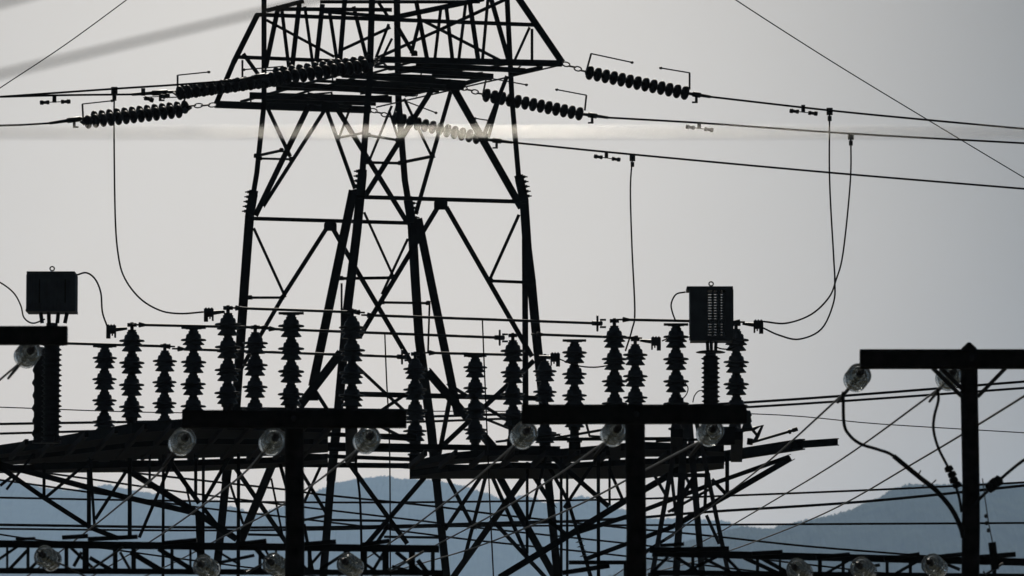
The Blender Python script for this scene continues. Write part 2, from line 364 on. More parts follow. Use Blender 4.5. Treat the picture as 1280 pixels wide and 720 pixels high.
for i, (x1, y1, x2, y2, w) in enumerate(((662, 34, 643, 76, 3.2), (665, 36, 665, 77, 3.5), (304, 67, 327, 99, 5), (303, 75, 303, 104, 2.6), (348, 7, 332, 84, 6), (352, 10, 361, 84, 4.6), (374, 5, 365, 84, 6),
        (381, 8, 391, 80, 4), (403, 5, 395, 80, 6), (412, 15, 421, 74, 4.6), (431, -2, 425, 74, 6), (442, 8, 458, 72, 5), (473, 3, 486, 22, 4), (486, 30, 470, 72, 3.6), (490, 48, 480, 68, 3),
        (495, 30, 518, 69, 5), (524, 28, 514, 67, 4.6), (520, 0, 535, 80, 5.6), (551, 10, 543, 78, 4), (558, 10, 566, 78, 5), (582, 5, 573, 78, 4), (587, 1, 598, 77, 6), (610, -2, 603, 76, 4),
        (613, -5, 636, 76, 6), (333, 25, 418, 71, 3.6), (423, 64, 488, 34, 3.6), (470, 73, 550, 37, 4), (550, 37, 634, -2, 4), (531, 27, 628, 77, 4))):
    yd = (-.12, .02, .16)[i % 3]
    a, b = P(x1, y1, YW + yd), P(x2, y2, YW + yd); MB().angle(a, b, w * mpp(a), i % 2 == 0).build('lacing_bar', STEEL, arm)

# ------------------------------------------------------------------ strain insulator strings, conductors and what hangs on them
disc_prof = [(.02, -.075), (.022, -.052), (.06, -.055), (.066, -.03), (.1, -.046), (.122, -.034), (.131, -.012), (.128, .010), (.108, .034), (.07, .046), (.052, .05), (.048, .072), (.03, .082), (.018, .084)]
md = MB().lathe(disc_prof, 22).mesh('porcelain_disc', Vector((0, 0, 0))); md.materials.append(BROWN)
def string(att, first, last, clampend, horn0, horn1, label, dirn, twin=None):
    a = Pz(att[0], att[1], ZC)
    dx = .42 * (mpp(a))                          # metres of depth per pixel along the line
    q = lambda p: P(p[0], p[1], a.y + (p[0] - att[0]) * dx)
    root = empty('insulator_string', a); tag(root, label, 'insulator string', 'insulator strings on the tower cross arm')
    p0, p1 = q(first), q(last); ax = (p0 - p1).normalized()
    rows = [Vector((0, 0, 0))]
    if twin: rows = [Vector((0, .1, 0)), Vector((twin[0] * mpp(a), -.22, -twin[1] * mpp(a)))]
    for off in rows:
        for i in range(13): inst('porcelain_disc', md, p0.lerp(p1, i / 12) + off, root, ax)
    if twin:
        yk = MB()
        for p, s_ in ((p0, 1), (p1, -1)):
            yk.prism(p + ax * .1 * s_ + rows[0] * 1.2, p + ax * .1 * s_ + rows[1] * 1.2, [(-.05, -.012), (.05, -.012), (.05, .012), (-.05, .012)])
        yk.build('yoke_plate', GALV, root)
    ch = MB(); b = p0 + ax * .06; n = 4          # shackle chain
    for i in range(n):
        c = a.lerp(b, (i + .5) / n); l = (b - a).length / n * .62; u = ax; v = Vector((0, 0, 1)) if i % 2 == 0 else Vector((0, 1, 0))
        v = (v - u * v.dot(u)).normalized()
        ch.tube([c + u * l * math.cos(t) + v * .04 * math.sin(t) for t in [k * math.pi / 6 for k in range(13)]], .013, 6, False)
    ch.build('shackle_chain', GALV, root)
    e = q(clampend); mb = MB().tube([p1, p1.lerp(e, .3), p1.lerp(e, .32), p1.lerp(e, .6), p1.lerp(e, .62), e], [.03, .03, .05, .05, .032, .028])
    f = p1.lerp(e, .45); mb.box(f - Vector((0, 0, .09)), .05, .03, .12); mb.box(f - Vector((dirn * .03, 0, .14)), .1, .025, .03)
    mb.build('end_clamp', GALV, root)
    for hn in (horn0, horn1):
        if hn:
            pts = [q(p) for p in hn]; hb_ = MB().tube(pts[:2], .02, 6); hb_.tube(pts[1:], .013, 6)
            hb_.lathe([(.01, -.03), (.026, -.015), (.026, .015), (.01, .03)], 8, origin=pts[-1], axis=(1, 0, 0)).build('arcing_horn', GALV, root)
    return e
def conductor(e, px, wpx, label):
    a = e; dx = .42 * mpp(a)
    x0 = 640 + e.x / (mpp(e)) ; pts = [e] + [P(x, y, e.y + (x - x0) * dx) for x, y in px]
    pts = smooth_path(pts); pts.append(pts[-1] + (pts[-1] - pts[-2]).normalized() * 25)
    o = MB().tube(pts, wpx / 2 * mpp(e)).build('conductor', WIRE); tag(o, label, 'conductor', 'conductors dead-ended on the tower')
    return dx, x0
e = string((704, 79), (737, 91), (856, 116), (888, 121), [(733, 89), (739, 67), (790, 78)], [(862, 112), (862, 91), (826, 85)], 'uppermost dark insulator string on the right side, tied to the tip of the cross arm', 1)
conductor(e, [(1037, 138), (1160, 150), (1280, 161)], 2.6, 'uppermost of the three conductors running off right from the tower')
YR1 = e.y
e = string((576, 109), (608, 119), (724, 142), (760, 147), [(604, 116), (608, 97), (658, 106)], [(731, 138), (733, 119), (696, 112)], 'middle dark insulator string on the right, starting between the two right tower legs', 1)
conductor(e, [(880, 154), (1063, 167), (1280, 179)], 2.6, 'middle of the three conductors running off right from the tower')
YR2 = e.y
e = string((464, 137), (494, 148), (605, 174), (640, 178), [(492, 145), (498, 123), (545, 141)], [(612, 170), (614, 151), (594, 148)], 'lowest dark insulator string on the right, crossing behind the tower legs', 1)
conductor(e, [(790, 193), (1040, 216), (1280, 236)], 2.6, 'lowest of the three conductors running off right from the tower')
YR3 = e.y
e = string((270, 131), (231, 133), (118, 146), (62, 154), [(228, 132), (232, 121), (205, 122)], [(104, 149), (103, 130), (140, 126)], 'lowest dark insulator string on the left, hung clear of the tower against sky', -1, (-6.5, 8))
conductor(e, [(30, 156), (0, 157), (-60, 160)], 2.6, 'lowest of the conductors running off left from the tower')
YL1 = e.y
e = string((362, 99), (346, 98), (229, 114), (165, 118), [(348, 97), (352, 88), (330, 88)], [(222, 115), (222, 94), (261, 90)], 'middle dark insulator string on the left, crossing the left tower edge', -1, (-3, 4))
conductor(e, [(80, 119), (0, 121), (-60, 122)], 2.6, 'middle conductor on the left, running beside the uppermost one')
YL2 = e.y
e = string((478, 75), (462, 76), (346, 92), (300, 100), None, [(338, 96), (354, 83), (305, 87)], 'uppermost dark insulator string on the left, lying across the tower lattice', -1, (-5, 9))
conductor(e, [(220, 106), (143, 111), (0, 121), (-60, 125)], 2.6, 'uppermost of the conductors running off left from the tower')
YL3 = e.y
def damper(x, yl, x1, y1, x2, y2, Y, label):
    r = empty('vibration_damper', P(x, yl, Y)); tag(r, label, 'vibration damper', 'vibration dampers on the conductors')
    c = P(x, (y1 + y2) / 2, Y); a, b = P(x1, y1, Y), P(x2, y2, Y)
    MB().box(P(x, (yl + (y1 + y2) / 2) / 2, Y), .07, .05, .13).build('clamp', GALV, r)
    MB().tube([a, c, b], .009, 6).build('messenger_cable', WIRE, r)
    for p, s in ((a, 1), (b, -1)):
        d = (c - p).normalized()
        MB().lathe([(.02, -.09), (.04, -.085), (.045, -.03), (.03, -.02), (.03, .03), (.04, .035), (.04, .08), (.02, .085)], 10, origin=p, axis=d).build('weight', GALV, r)
damper(68, 120, 56, 128, 82, 127, YL2, 'small vibration damper at far left under the left conductors')
damper(1004, 131, 993, 139, 1016, 141.5, YR1 + .8, 'small vibration damper on the upper right conductor beside the cable tap')
damper(874, 153, 863, 159, 886, 162, YR2 + .7, 'small vibration damper on the middle right conductor, below the string end')
damper(758, 190, 748, 196, 770, 199, YR3 + .8, 'small vibration damper on the lowest right conductor beside the cable tap')
damper(179, 108, 186, 124, 206, 120, YL3, 'small tilted vibration damper between the two left insulator strings')
def dropper(px, Y0, Y1, label, w=2.2):
    o = cable('dropper_cable', px, Y0, Y1, w, label, 'cable', 'cables dropping from conductors to the bus')
    p = P(px[0][0], px[0][1], Y0)
    MB().box(p + Vector((0, 0, -.02)), .11, .07, .13).box(p + Vector((0, 0, -.15)), .07, .07, .09).build('tap_clamp', GALV, o)
dropper([(143, 112), (142.5, 160), (144, 270), (148, 320), (156, 348), (175, 373), (200, 388), (225, 392), (254, 390)], YL3, 93, 'long slack cable dropping on the left of the tower and curving right')
dropper([(790.5, 196), (788, 237), (790, 310), (793.5, 388), (790, 412), (782, 438)], YR3 + .9, 97, 'nearly straight cable dropping between tower and louvred box')
dropper([(1037, 138), (1037, 225), (1042, 320), (1043.5, 350), (1042, 378), (1027, 411), (999, 424), (974, 419), (954, 410)], YR1 + 1, 95, 'right-hand slack cable of lower loop, dropping from the upper right conductor')
dropper([(1063.5, 169), (1063, 225), (1054, 315), (1045, 350), (1036, 372), (1014, 393), (983, 404), (955, 402)], YR2 + 1, 95, 'slack cable of higher loop at right, dropping from the middle right conductor')
cable('shield_wire', [(-40, 138), (0, 110), (80, 57), (158, 0), (200, -32)], 99, 104, 1.4, 'thin diagonal wire crossing the top left sky corner', 'wire', ext0=10, ext1=10)
cable('shield_wire', [(880, -30), (920, 0), (1040, 77), (1160, 150), (1280, 222), (1330, 252)], 104, 116, 1.4, 'thin diagonal wire crossing the upper right sky', 'wire', ext0=10, ext1=20)

# ------------------------------------------------------------------ platform of steel beams behind the poles
ZD = CAMZ + 6.03
plat = empty('switchgear_platform', (Pz(500, 570, ZD).x, 101, 0))
tag(plat, 'raised black steel platform carrying the post insulators in front of the tower', 'platform')
def slab(px, th, name='deck'):
    pts = [Pz(x, y, ZD) for x, y in px]; n = len(pts)
    return MB().add(pts + [p - Vector((0, 0, th)) for p in pts], [tuple(range(n))[::-1], tuple(range(n, 2 * n))] + [(i, (i + 1) % n, (i + 1) % n + n, i + n) for i in range(n)]).build(name, RUST, plat)
def ylerp(pl, x):
    for (a, b), (c, d) in zip(pl, pl[1:]):
        if a <= x <= c: return b + (d - b) * (x - a) / (c - a)
    return pl[-1][1]
def layered(top, bot, xs, cuts):                # long deck plates in steps, narrow gaps between them
    for v0, v1, dz, th in cuts:
        f = lambda x, v: ylerp(top, x) + (ylerp(bot, x) - ylerp(top, x)) * v
        pts = [Pz(x, f(x, v0), ZD) for x in xs] + [Pz(x, f(x, v1), ZD) for x in xs[::-1]]
        pts = [p + Vector((0, 0, dz)) for p in pts]; n = len(pts)
        MB().add(pts + [p - Vector((0, 0, th)) for p in pts], [tuple(range(n))[::-1], tuple(range(n, 2 * n))] + [(i, (i + 1) % n, (i + 1) % n + n, i + n) for i in range(n)]).build('deck', RUST, plat)
layered([(-40, 562), (75, 545), (165, 529), (236, 523), (410, 528)], [(-40, 575), (230, 573), (340, 568), (410, 562)], [-40, 30, 75, 120, 165, 236, 300, 340, 410],
        [(0, .26, 0, .16), (.30, .55, -.12, .1), (.58, .80, -.02, .12), (.84, 1, -.14, .1)])
layered([(512, 577), (560, 566), (640, 559), (700, 561), (800, 552), (905, 556)], [(512, 587), (800, 587), (905, 574)], [512, 560, 640, 700, 800, 905],
        [(0, .30, 0, .12), (.34, .62, -.13, .1), (.66, 1, -.03, .14)])
for x1, y1, x2, y2, w in ((-40, 570, 240, 531, 13), (-40, 576, 515, 582, 6.5), (200, 562, 515, 574, 5), (265, 519, 470, 524, 7), (640, 549, 840, 548, 4), (340, 560, 530, 563, 5), (395, 541, 520, 549, 5), (225, 553, 700, 561, 7), (300, 541, 520, 545, 5), (-40, 566, 160, 556, 9),
                          (640, 527, 905, 523, 8), (505, 582, 800, 590, 7), (880, 574, 1003, 555, 13), (990, 556, 1047, 552, 9), (800, 588, 905, 577, 6), (620, 552, 700, 543, 2.5), (690, 548, 765, 535, 2.5), (820, 551, 905, 548, 3)):
    a, b = Pz(x1, y1, ZD), Pz(x2, y2, ZD); MB().ibeam(a - Vector((0, 0, .004)), b - Vector((0, 0, .004)), w * mpp(a), max(.06, w * mpp(a) * .55)).build('beam', RUST, plat)
low = [(0, 584, 53, 621, 6), (53, 621, 114, 660, 6), (114, 660, 148, 673, 6), (10, 583, 155, 621, 7), (155, 621, 243, 641, 7), (152, 583, 243, 639, 8), (243, 639, 296, 674, 8),
       (55, 578, 55, 622, 4), (111, 578, 111, 660, 5), (113, 580, 118, 656, 3.6), (162, 583, 162, 674, 5), (204, 578, 204, 712, 3.6), (187, 578, 187, 600, 3), (107, 580, 57, 622, 4), (157, 590, 119, 649, 4),
       (212, 583, 174, 672, 4), (215, 581, 249, 629, 6), (255, 636, 274, 660, 5), (244.5, 578, 244.5, 626, 4), (254, 578, 254, 715, 3.6), (231, 600, 238, 632, 2.6), (248, 642, 251, 715, 8),
       (292, 562, 255, 626, 4.6), (286, 600, 304, 655, 3.2), (298, 580, 298, 715, 4), (339, 598, 353, 668, 2.6), (380, 655, 391, 715, 4), (310, 668, 352, 669, 3), (350, 580, 359, 612, 4.5),
       (691, 592, 710, 626, 4.6), (710, 626, 727, 682, 4.6), (727, 682, 739, 722, 4.6), (659, 590, 659, 692, 3.6), (677, 592, 661, 650, 3.6), (701.5, 588, 701.5, 672, 3), (709, 588, 709, 668, 3),
       (733, 592, 705, 635, 4), (712, 590, 761, 633, 6), (685, 650, 708, 668, 5), (624, 722, 695, 679, 8), (695, 679, 783, 625, 8), (783, 625, 850, 586, 8), (700, 672, 783, 646, 6), (783, 646, 890, 605, 5.5), (890, 605, 986, 571, 5.5),
       (734, 698, 842, 658, 5.5), (842, 658, 904, 622, 7), (904, 622, 988, 573, 7), (748, 588, 748, 722, 4), (762, 588, 762, 632, 3), (765, 594, 779, 626, 4), (890, 599, 909, 619, 4.5), (909, 576, 909, 619, 5), (806, 690, 842, 668, 4),
       (26, 588, 8, 612, 3), (0, 607, 14, 596, 3.5)]
for i, (x1, y1, x2, y2, w) in enumerate(low):
    Y = (99.5, 101.2, 103)[i % 3] if x1 < 780 else 100.2
    if x2 > 980: a, b = P(x1, y1, 100.2), P(x2, y2, 98.6)
    else: a, b = P(x1, y1, Y), P(x2, y2, Y)
    if y1 < 595 and x1 < 780 and x1 != x2 and abs(a.z - b.z) > .2: a = a + (a - b) * ((ZD - .1 - a.z) / (a.z - b.z))
    elif x1 == x2 and y1 < 595: a.z = ZD - .1
    MB().angle(a, b, w * mpp(a), i % 2 == 0).build('brace', RUST, plat)
for x, Y, w in ((-25, 100, .13), (254, 101.2, .05), (298, 103, .06), (204, 99.5, .05), (701.5, 103, .05), (709, 103.4, .045), (748, 101.2, .06)):  # columns down to the ground
    a = P(x, 640, Y); MB().angle(Vector((a.x, a.y, ZD - .1)), Vector((a.x, a.y, 0)), w).build('column', RUST, plat)
# joists and stiffeners under the deck
for x in range(-20, 400, 33):
    ye = max(529, 562 - (x + 75) * .145); MB().rect(Pz(x, 572, ZD - .2), Pz(x + (572 - ye) * .9, ye + 3, ZD - .2), .09, .06).build('joist', RUST, plat)
for x in range(520, 890, 38):
    MB().rect(Pz(x - 8, 583, ZD - .17), Pz(x + 12, 566, ZD - .17), .09, .06).build('joist', RUST, plat)

# lattice stand under the bushing
st = empty('lattice_stand', (P(865, 690, 99).x, 99, 0)); tag(st, 'narrow tapering steel stand of angle legs beside the right pole', 'support stand')
for i, (x1, y1, x2, y2, w, Y) in enumerate(((849, 529, 821, 686, 6, 98.2), (856, 529, 845, 722, 9, 99.2), (862, 529, 878, 722, 8, 99.8), (871, 529, 904, 686, 5.5, 98.2), (839, 590, 845, 644, 4.2, 98.6), (883, 590, 881, 637, 4.2, 98.6))):
    pts = [P(x1, y1, Y), P(x2, y2, Y)]
    if y2 > 680: pts = to_ground(pts)
    mb = MB()
    for a, b in zip(pts, pts[1:]): mb.angle(a, b, w * mpp(a), i > 1)
    mb.build('leg', GALV, st)
for i, (x1, y1, x2, y2, w) in enumerate(((856, 594, 873, 625, 4), (818, 594, 833, 620, 4), (883, 644, 899, 680, 4.2), (870, 590, 840, 640, 3.5), (835, 640, 890, 610, 3.5), (842, 594, 888, 594, 5), (868, 596, 850, 630, 3.5))):
    MB().angle(P(x1, y1, 99 + .1 * (i % 3)), P(x2, y2, 99 + .1 * (i % 3)), w * .0135, i % 2 == 0).build('brace', GALV, st)

# ------------------------------------------------------------------ post insulators in three rows, all the same height
ZT = ZD + 1.71
U = 0.365
up = [(.065, 0), (.065, .018), (.11, .022), (.165, .026), (.168, .036), (.115, .10), (.12, .114), (.178, .12), (.182, .131), (.132, .172), (.126, .18), (.205, .185), (.214, .198), (.198, .213), (.132, .224), (.126, .24), (.124, .272), (.11, .298), (.086, .306), (.084, .345), (.068, .35), (.065, .365)]
mu = MB().lathe(up, 24).mesh('porcelain_unit', Vector()); mu.materials.append(PORC)
mc = MB().lathe([(.07, 0), (.07, .015), (.03, .02), (.03, .07)], 12).box((0, 0, .097), .15, .11, .055).box((0, 0, .13), .05, .05, .02).mesh('top_terminal', Vector()); mc.materials.append(GALV)
ms = MB().lathe([(.075, 0), (.075, .02)], 12).prism((-.2, 0, .038), (.2, 0, .038), [(-.05, -.018), (.05, -.018), (.05, .018), (-.05, .018)], Vector((0, 0, 1)))
ms.prism((-.13, 0, .022), (.13, 0, .022), [(-.05, -.01), (.05, -.01), (.05, .01), (-.05, .01)], Vector((0, 0, 1))); ms = ms.mesh('saddle', Vector()); ms.materials.append(GALV)
SADDLE = (131, 242, 364, 594, 718, 845)
mf = MB().lathe([(.13, 0), (.13, .03), (.09, .04), (.075, .1), (.075, .20), (.1, .21), (.1, .25)], 14).mesh('base', Vector()); mf.materials.append(GALV)
posts = [(131, 434, 'leftmost grey porcelain post insulator, the one nearest the finned bushing'),
         (165, 412, 'grey post insulator second from left, taking the lead from the left box'),
         (206, 438, 'low grey post insulator third from the left end of the row'),
         (242, 411, 'tall grey post insulator fourth from the left, left end of the timber crossarm'),
         (285, 391, 'grey post insulator just left of the far left tower leg, under the slack cable end'),
         (319, 415, 'grey post insulator just right of the far left tower leg'),
         (364, 393, 'grey post insulator right above the left timber pole'),
         (440, 395, 'grey post insulator in front of the near left tower leg'),
         (519, 448, 'grey post insulator in front of the middle right tower leg, half hidden by braces'),
         (594, 446, 'grey post insulator alone between the middle and right tower legs'),
         (641, 425, 'grey post insulator just left of the right tower leg'),
         (681, 451, 'grey post insulator mostly hidden behind the right tower leg'),
         (718, 427, 'grey post insulator just right of the tower on the right platform'),
         (768, 407, 'taller grey post insulator of the close pair above the middle timber pole'),
         (794, 430, 'shorter grey post insulator of the close pair above the middle timber pole'),
         (845, 407, 'grey post insulator just left of the louvred box'),
         (920, 411, 'rightmost grey post insulator, just right of the louvred box')]
TOPS = {}
for x, yt, lab in posts:
    t = Pz(x, yt, ZT); root = empty('post_insulator', (t.x, t.y, ZD)); tag(root, lab, 'post insulator', 'porcelain post insulators on the platform')
    TOPS[x] = t; b = Vector((t.x, t.y, ZD))
    MB().rect(b + Vector((0, -.25, -.07)), Vector((b.x * (102.5 / b.y), 102.5, ZD - .07)), .13, .2).build('post_bearer', RUST, plat)
    inst('base', mf, b, root)
    for k in range(4):
        o = inst('porcelain_unit', mu, b + Vector((0, 0, ZT - ZD - .02 - U * (4 - k))), root)
        o.rotation_euler = (random.uniform(-.014, .014), random.uniform(-.014, .014), random.uniform(0, 6))
    inst('saddle' if x in SADDLE else 'top_terminal', ms if x in SADDLE else mc, b + Vector((0, 0, ZT - ZD - .02)), root)

# ------------------------------------------------------------------ bus tubes
ZB = ZT + .075
def bus(x1, y1, x2, y2, label, w=3.6, ring=None):
    a, b = Pz(x1, y1, ZB), Pz(x2, y2, ZB); r = w / 2 * mpp(a)
    u = (b - a).normalized(); o = MB().tube([a - u * .1, a, a + u * .01, a + u * .12, b - u * .12, b - u * .01, b, b + u * .08], [.016, .016, r * 2, r, r, r * 2 if not ring else r, .016, .016], 10).build('bus_tube', GALV); tag(o, label, 'bus tube', 'bus tubes on the post insulators')
    d = (b - a).normalized()
    if ring:
        c = b; m = MB().tube([c - d * .05, c + d * .12], r * 1.7, 8)
        m.tube([c + d * .04 + Vector((0, .12 * math.cos(t), .12 * math.sin(t))) for t in [k * math.pi / 6 for k in range(13)]], .02, 6)
        for s in (-1, 1): m.box(c + d * .14 + Vector((0, 0, s * .06)), .1, .05, .03)
        m.build('contact', GALV, o)
    return o
bus(173, 406, 333, 409.5, 'short bus tube joining the second and sixth post insulators from the left')
bus(294, 385, 450, 390.5, 'highest left bus tube, above the left timber pole')
bus(77, 429, 213, 433, 'leftmost bus tube, running out from under the left timber crossarm')
bus(222, 436, 500, 446, 'long low bus tube running to the middle of the tower', ring=True)
bus(336, 411, 622, 422, 'long middle bus tube ending in a ring contact inside the tower', ring=True)
bus(459, 394, 744, 404, 'highest long bus tube, passing in front of the right tower leg', ring=True)
bus(536, 441, 641, 443.5, 'short low bus tube between the middle and right tower legs')
bus(671, 418, 797, 422.5, 'bus tube from the right tower leg to the close insulator pair')
bus(778, 399.5, 925, 402.5, 'rightmost bus tube, crossing the front of the louvred box')
cable('dropper_wire', [(481, 417), (483, 470), (487, 560), (488, 722)], 97.5, 97.5, 1.8, 'thin wire hanging from the middle bus tube, left of the middle tower leg', 'wire', ext1=8)
cable('dropper_wire', [(603, 400), (605, 450), (608, 520), (612, 620), (617, 724)], 96, 96, 1.8, 'thin wire hanging from the highest bus tube between the right tower legs', 'wire', ext1=8)

def clampblock(x, y, z, label, s=1):
    p = Pz(x, y, z); r = empty('terminal_clamp', p); tag(r, label, 'terminal clamp', 'cable clamps at the bus ends'); k = mpp(p)
    m = MB().box(p, 12 * k, .12, 10 * k).box(p + Vector((-3.5 * s * k, 0, -8 * k)), 5 * k, .12, 6 * k).box(p + Vector((5 * s * k, 0, -7.5 * k)), 2 * k, .12, 5 * k)
    m.lathe([(.5 * k, 0), (1 * k, 1 * k), (1 * k, 2 * k), (.6 * k, 3 * k)], 8, origin=p + Vector((1.5 * s * k, 0, -8 * k))); m.build('body', GALV, r)
    b = MB()
    for i in (-1, 0, 1): b.lathe([(1.5 * k, 0), (1.5 * k, .9 * k), (.9 * k, 1 * k), (.9 * k, 1.6 * k)], 6, origin=p + Vector((i * 3.6 * k, 0, 5 * k)))
    b.build('bolt', GALV, r)
    MB().tube([p + Vector((6 * k * s, 0, 0)), p + Vector((13 * k * s, 0, .01)), p + Vector((20 * k * s, 0, .02))], [.035, .03, .022]).build('lug', GALV, r)
clampblock(261, 391, ZB, 'dark clamp block where the long slack cable ends at left')
clampblock(139, 412, ZB, 'dark clamp block beside the second post insulator, below the left box')
clampblock(694, 447, ZB - .06, 'dark clamp block just right of the right tower leg', -1)
clampblock(820, 427, ZB, 'dark clamp block right of the close insulator pair', -1)
clampblock(948, 406, ZB, 'dark clamp block at far right gathering both slack cable loops', -1)
cable('flexible_lead', [(95, 344), (108, 341), (119, 349), (126, 366), (128, 390), (134, 408)], 95, 95, 2.2, 'short lead arching from the left box down to a clamp', 'cable')
cable('flexible_lead', [(-20, 345), (0, 353), (17, 366), (26, 382), (30, 397), (41, 404), (56, 399)], 94, 94.5, 2.0, 'curled lead entering from the left frame edge below the left box', 'cable')
cable('flexible_lead', [(857, 365), (845, 368), (839, 380), (841, 392), (845, 402)], 95, 95, 2.0, 'short lead arching from the louvred box down its left side', 'cable')
cable('flexible_lead', [(893, 433), (902, 436), (912, 436), (921, 432)], 95, 95, 1.8, 'tiny lead under the louvred box running to the rightmost insulator', 'cable')
cable('flexible_lead', [(700, 449), (712, 454), (727, 458), (744, 459), (760, 457)], 97.5, 96, 1.8, 'sagging lead across the insulator right of the tower', 'cable')
cable('flexible_lead', [(828, 426), (837, 422), (845, 418)], 97.5, 96, 1.8, 'tiny lead from clamp block to the insulator left of louvred box', 'cable')
cable('flexible_lead', [(866, 503), (868, 495), (873, 489), (880, 488)], 95, 95, 1.4, 'small loop of wire at the foot of the finned bushing under louvred box', 'cable')
cable('flexible_lead', [(856, 478), (860, 485), (858, 493), (852, 500)], 95, 95, 1.4, 'small loop of wire beside the insulator left of the louvred box', 'cable')

# ------------------------------------------------------------------ boxes on bushings
def boxunit(x0, x1, y0, y1, Y, louvre, label):
    a, b = P(x0, y1, Y), P(x1, y0, Y); w, h = b.x - a.x, b.z - a.z; c = Vector(((a.x + b.x) / 2, Y, a.z)); d = w * .8
    r = empty('equipment_box', c); tag(r, label, 'electrical box', 'dark metal boxes on bushings')
    k = mpp(c)
    if not louvre:
        sec = []; n = 36                          # corrugated can with rounded corners
        for i in range(n * 4):
            t = 2 * math.pi * i / (n * 4); cx, sy = math.cos(t), math.sin(t)
            q = (abs(cx) ** 6 + abs(sy) ** 6) ** (-1 / 6); q *= 1 + .018 * (1 if (i // 3) % 2 else -1)
            sec.append((q * cx * w / 2, q * sy * d / 2))
        vs = [c + Vector((p, q, z * h)) for z in (0.03, .97) for p, q in sec]; m = len(sec)
        MB().add(vs, [(i, (i + 1) % m, (i + 1) % m + m, i + m) for i in range(m)] + [tuple(range(m))[::-1], tuple(range(m, 2 * m))]).build('can', BOX, r)
        MB().box(c + Vector((0, 0, .02)), w * 1.0, d * 1.0, .04).box(c + Vector((0, 0, h)), w * .97, d * .97, .045).build('rim', BOX, r)
        for xx in (-.22, .3): MB().box(c + Vector((xx * w, -d / 2 - .012, h * .52)), .025, .02, h * .62).build('gauge_slot', GALV, r)
        legs = [(-14, 0), (-4, 0), (8, 0), (19, 0)]; lb = -13
    else:
        t = .015
        MB().box(c + Vector((-w * .3, 0, h / 2)), w * .4, d, h * .96).build('side_tank', BOX, r)
        MB().box(c + Vector((w * .41, 0, h / 2)), w * .18, d, h * .96).build('side_tank', BOX, r)
        for sy in (-1, 1):
            s_ = MB()
            for i in range(16):
                z = h * (.1 + .8 * i / 15); s_.prism(c + Vector((-w * .1, sy * d * .42, z)), c + Vector((w * .32, sy * d * .42, z)), [(-.0165, -.02), (.0165, -.02), (.0165, .02), (-.0165, .02)])
            for xx in (-.1, .32): s_.box(c + Vector((w * xx, sy * d * .42, h * .5)), .02, .03, h * .84)
            s_.build('louvre_panel', BOX, r)
        for xx in (.035, .15, .19, .285):
            MB().box(c + Vector((xx * w, 0, h / 2)), w * .035, d * .86, h * .94).build('mullion', BOX, r)
        MB().box(c + Vector((-w * .04, 0, h)), w * 1.06, d * 1.02, .06).build('lid', BOX, r)
        MB().box(c + Vector((0, 0, .01)), w * .96, d * .96, .08).build('floor_plate', BOX, r)
        legs = [(-5, 0), (0, 0), (6, 0)]; lb = -16
    MB().tube([c + Vector((0, 0, h + .06)) + Vector((.036 * math.sin(q), 0, .034 * (1 - math.cos(q)))) for q in [k_ * math.pi / 6 for k_ in range(13)]], .012, 6, False).build('lifting_eye', GALV, r)
    for lx, _ in legs:
        MB().tube([c + Vector((lx * k, 0, .0)), c + Vector((lx * k * .86, 0, lb * k))], .028 if louvre else .032, 8).build('leg', GALV, r)
    return c, k
boxunit(34, 96, 343, 391, 95, False, 'dark round-cornered corrugated metal box on four legs at left')
boxunit(862, 916, 362, 425, 95.4, True, 'dark box with see-through louvres on a finned bushing at right')
def bushing(x, y0, y1, rpx, n, Y, label, m=BROWN, flange=False):
    a, b = P(x, y1, Y), P(x, y0, Y); k = mpp(a); h = b.z - a.z; r = empty('bushing', a); tag(r, label, 'bushing', 'finned bushings')
    prof = [(rpx * .8 * k, 0)]
    for i in range(n):
        z = h * (i + .15) / n; s = h / n; big = 1 if i % 2 == 0 else .93
        prof += [(rpx * .74 * k, z), (rpx * big * k, z + s * .22), (rpx * big * k, z + s * .34), (rpx * .74 * k, z + s * .62)]
    prof += [(rpx * .74 * k, h)]
    MB().lathe(prof, 22, origin=a).build('fins', m, r)
    MB().lathe([(rpx * .55 * k, 0), (rpx * .55 * k, 4 * k)] , 16, origin=a + Vector((0, 0, h))).build('cap', GALV, r)
    if flange: MB().lathe([(rpx * 1.5 * k, 0), (rpx * 1.55 * k, 1 * k), (rpx * 1.1 * k, 2.4 * k)], 24, origin=a + Vector((0, 0, h + 4 * k))).build('flange', GALV, r)
    MB().lathe([(rpx * .95 * k, 0), (rpx * .95 * k, 3 * k), (rpx * .7 * k, 5 * k)], 20, origin=a - Vector((0, 0, 5 * k))).build('foot', GALV, r)
bushing(888.5, 445, 522, 12, 13, 95.4, 'short finned bushing directly under the louvred box', flange=True)
bushing(64, 408, 549, 13, 22, 95, 'thick finned dark bushing directly under the left corrugated box')
bushing(49, 438, 549, 9.5, 7, 96.2, 'slimmer finned bushing behind and left of the thick left bushing')

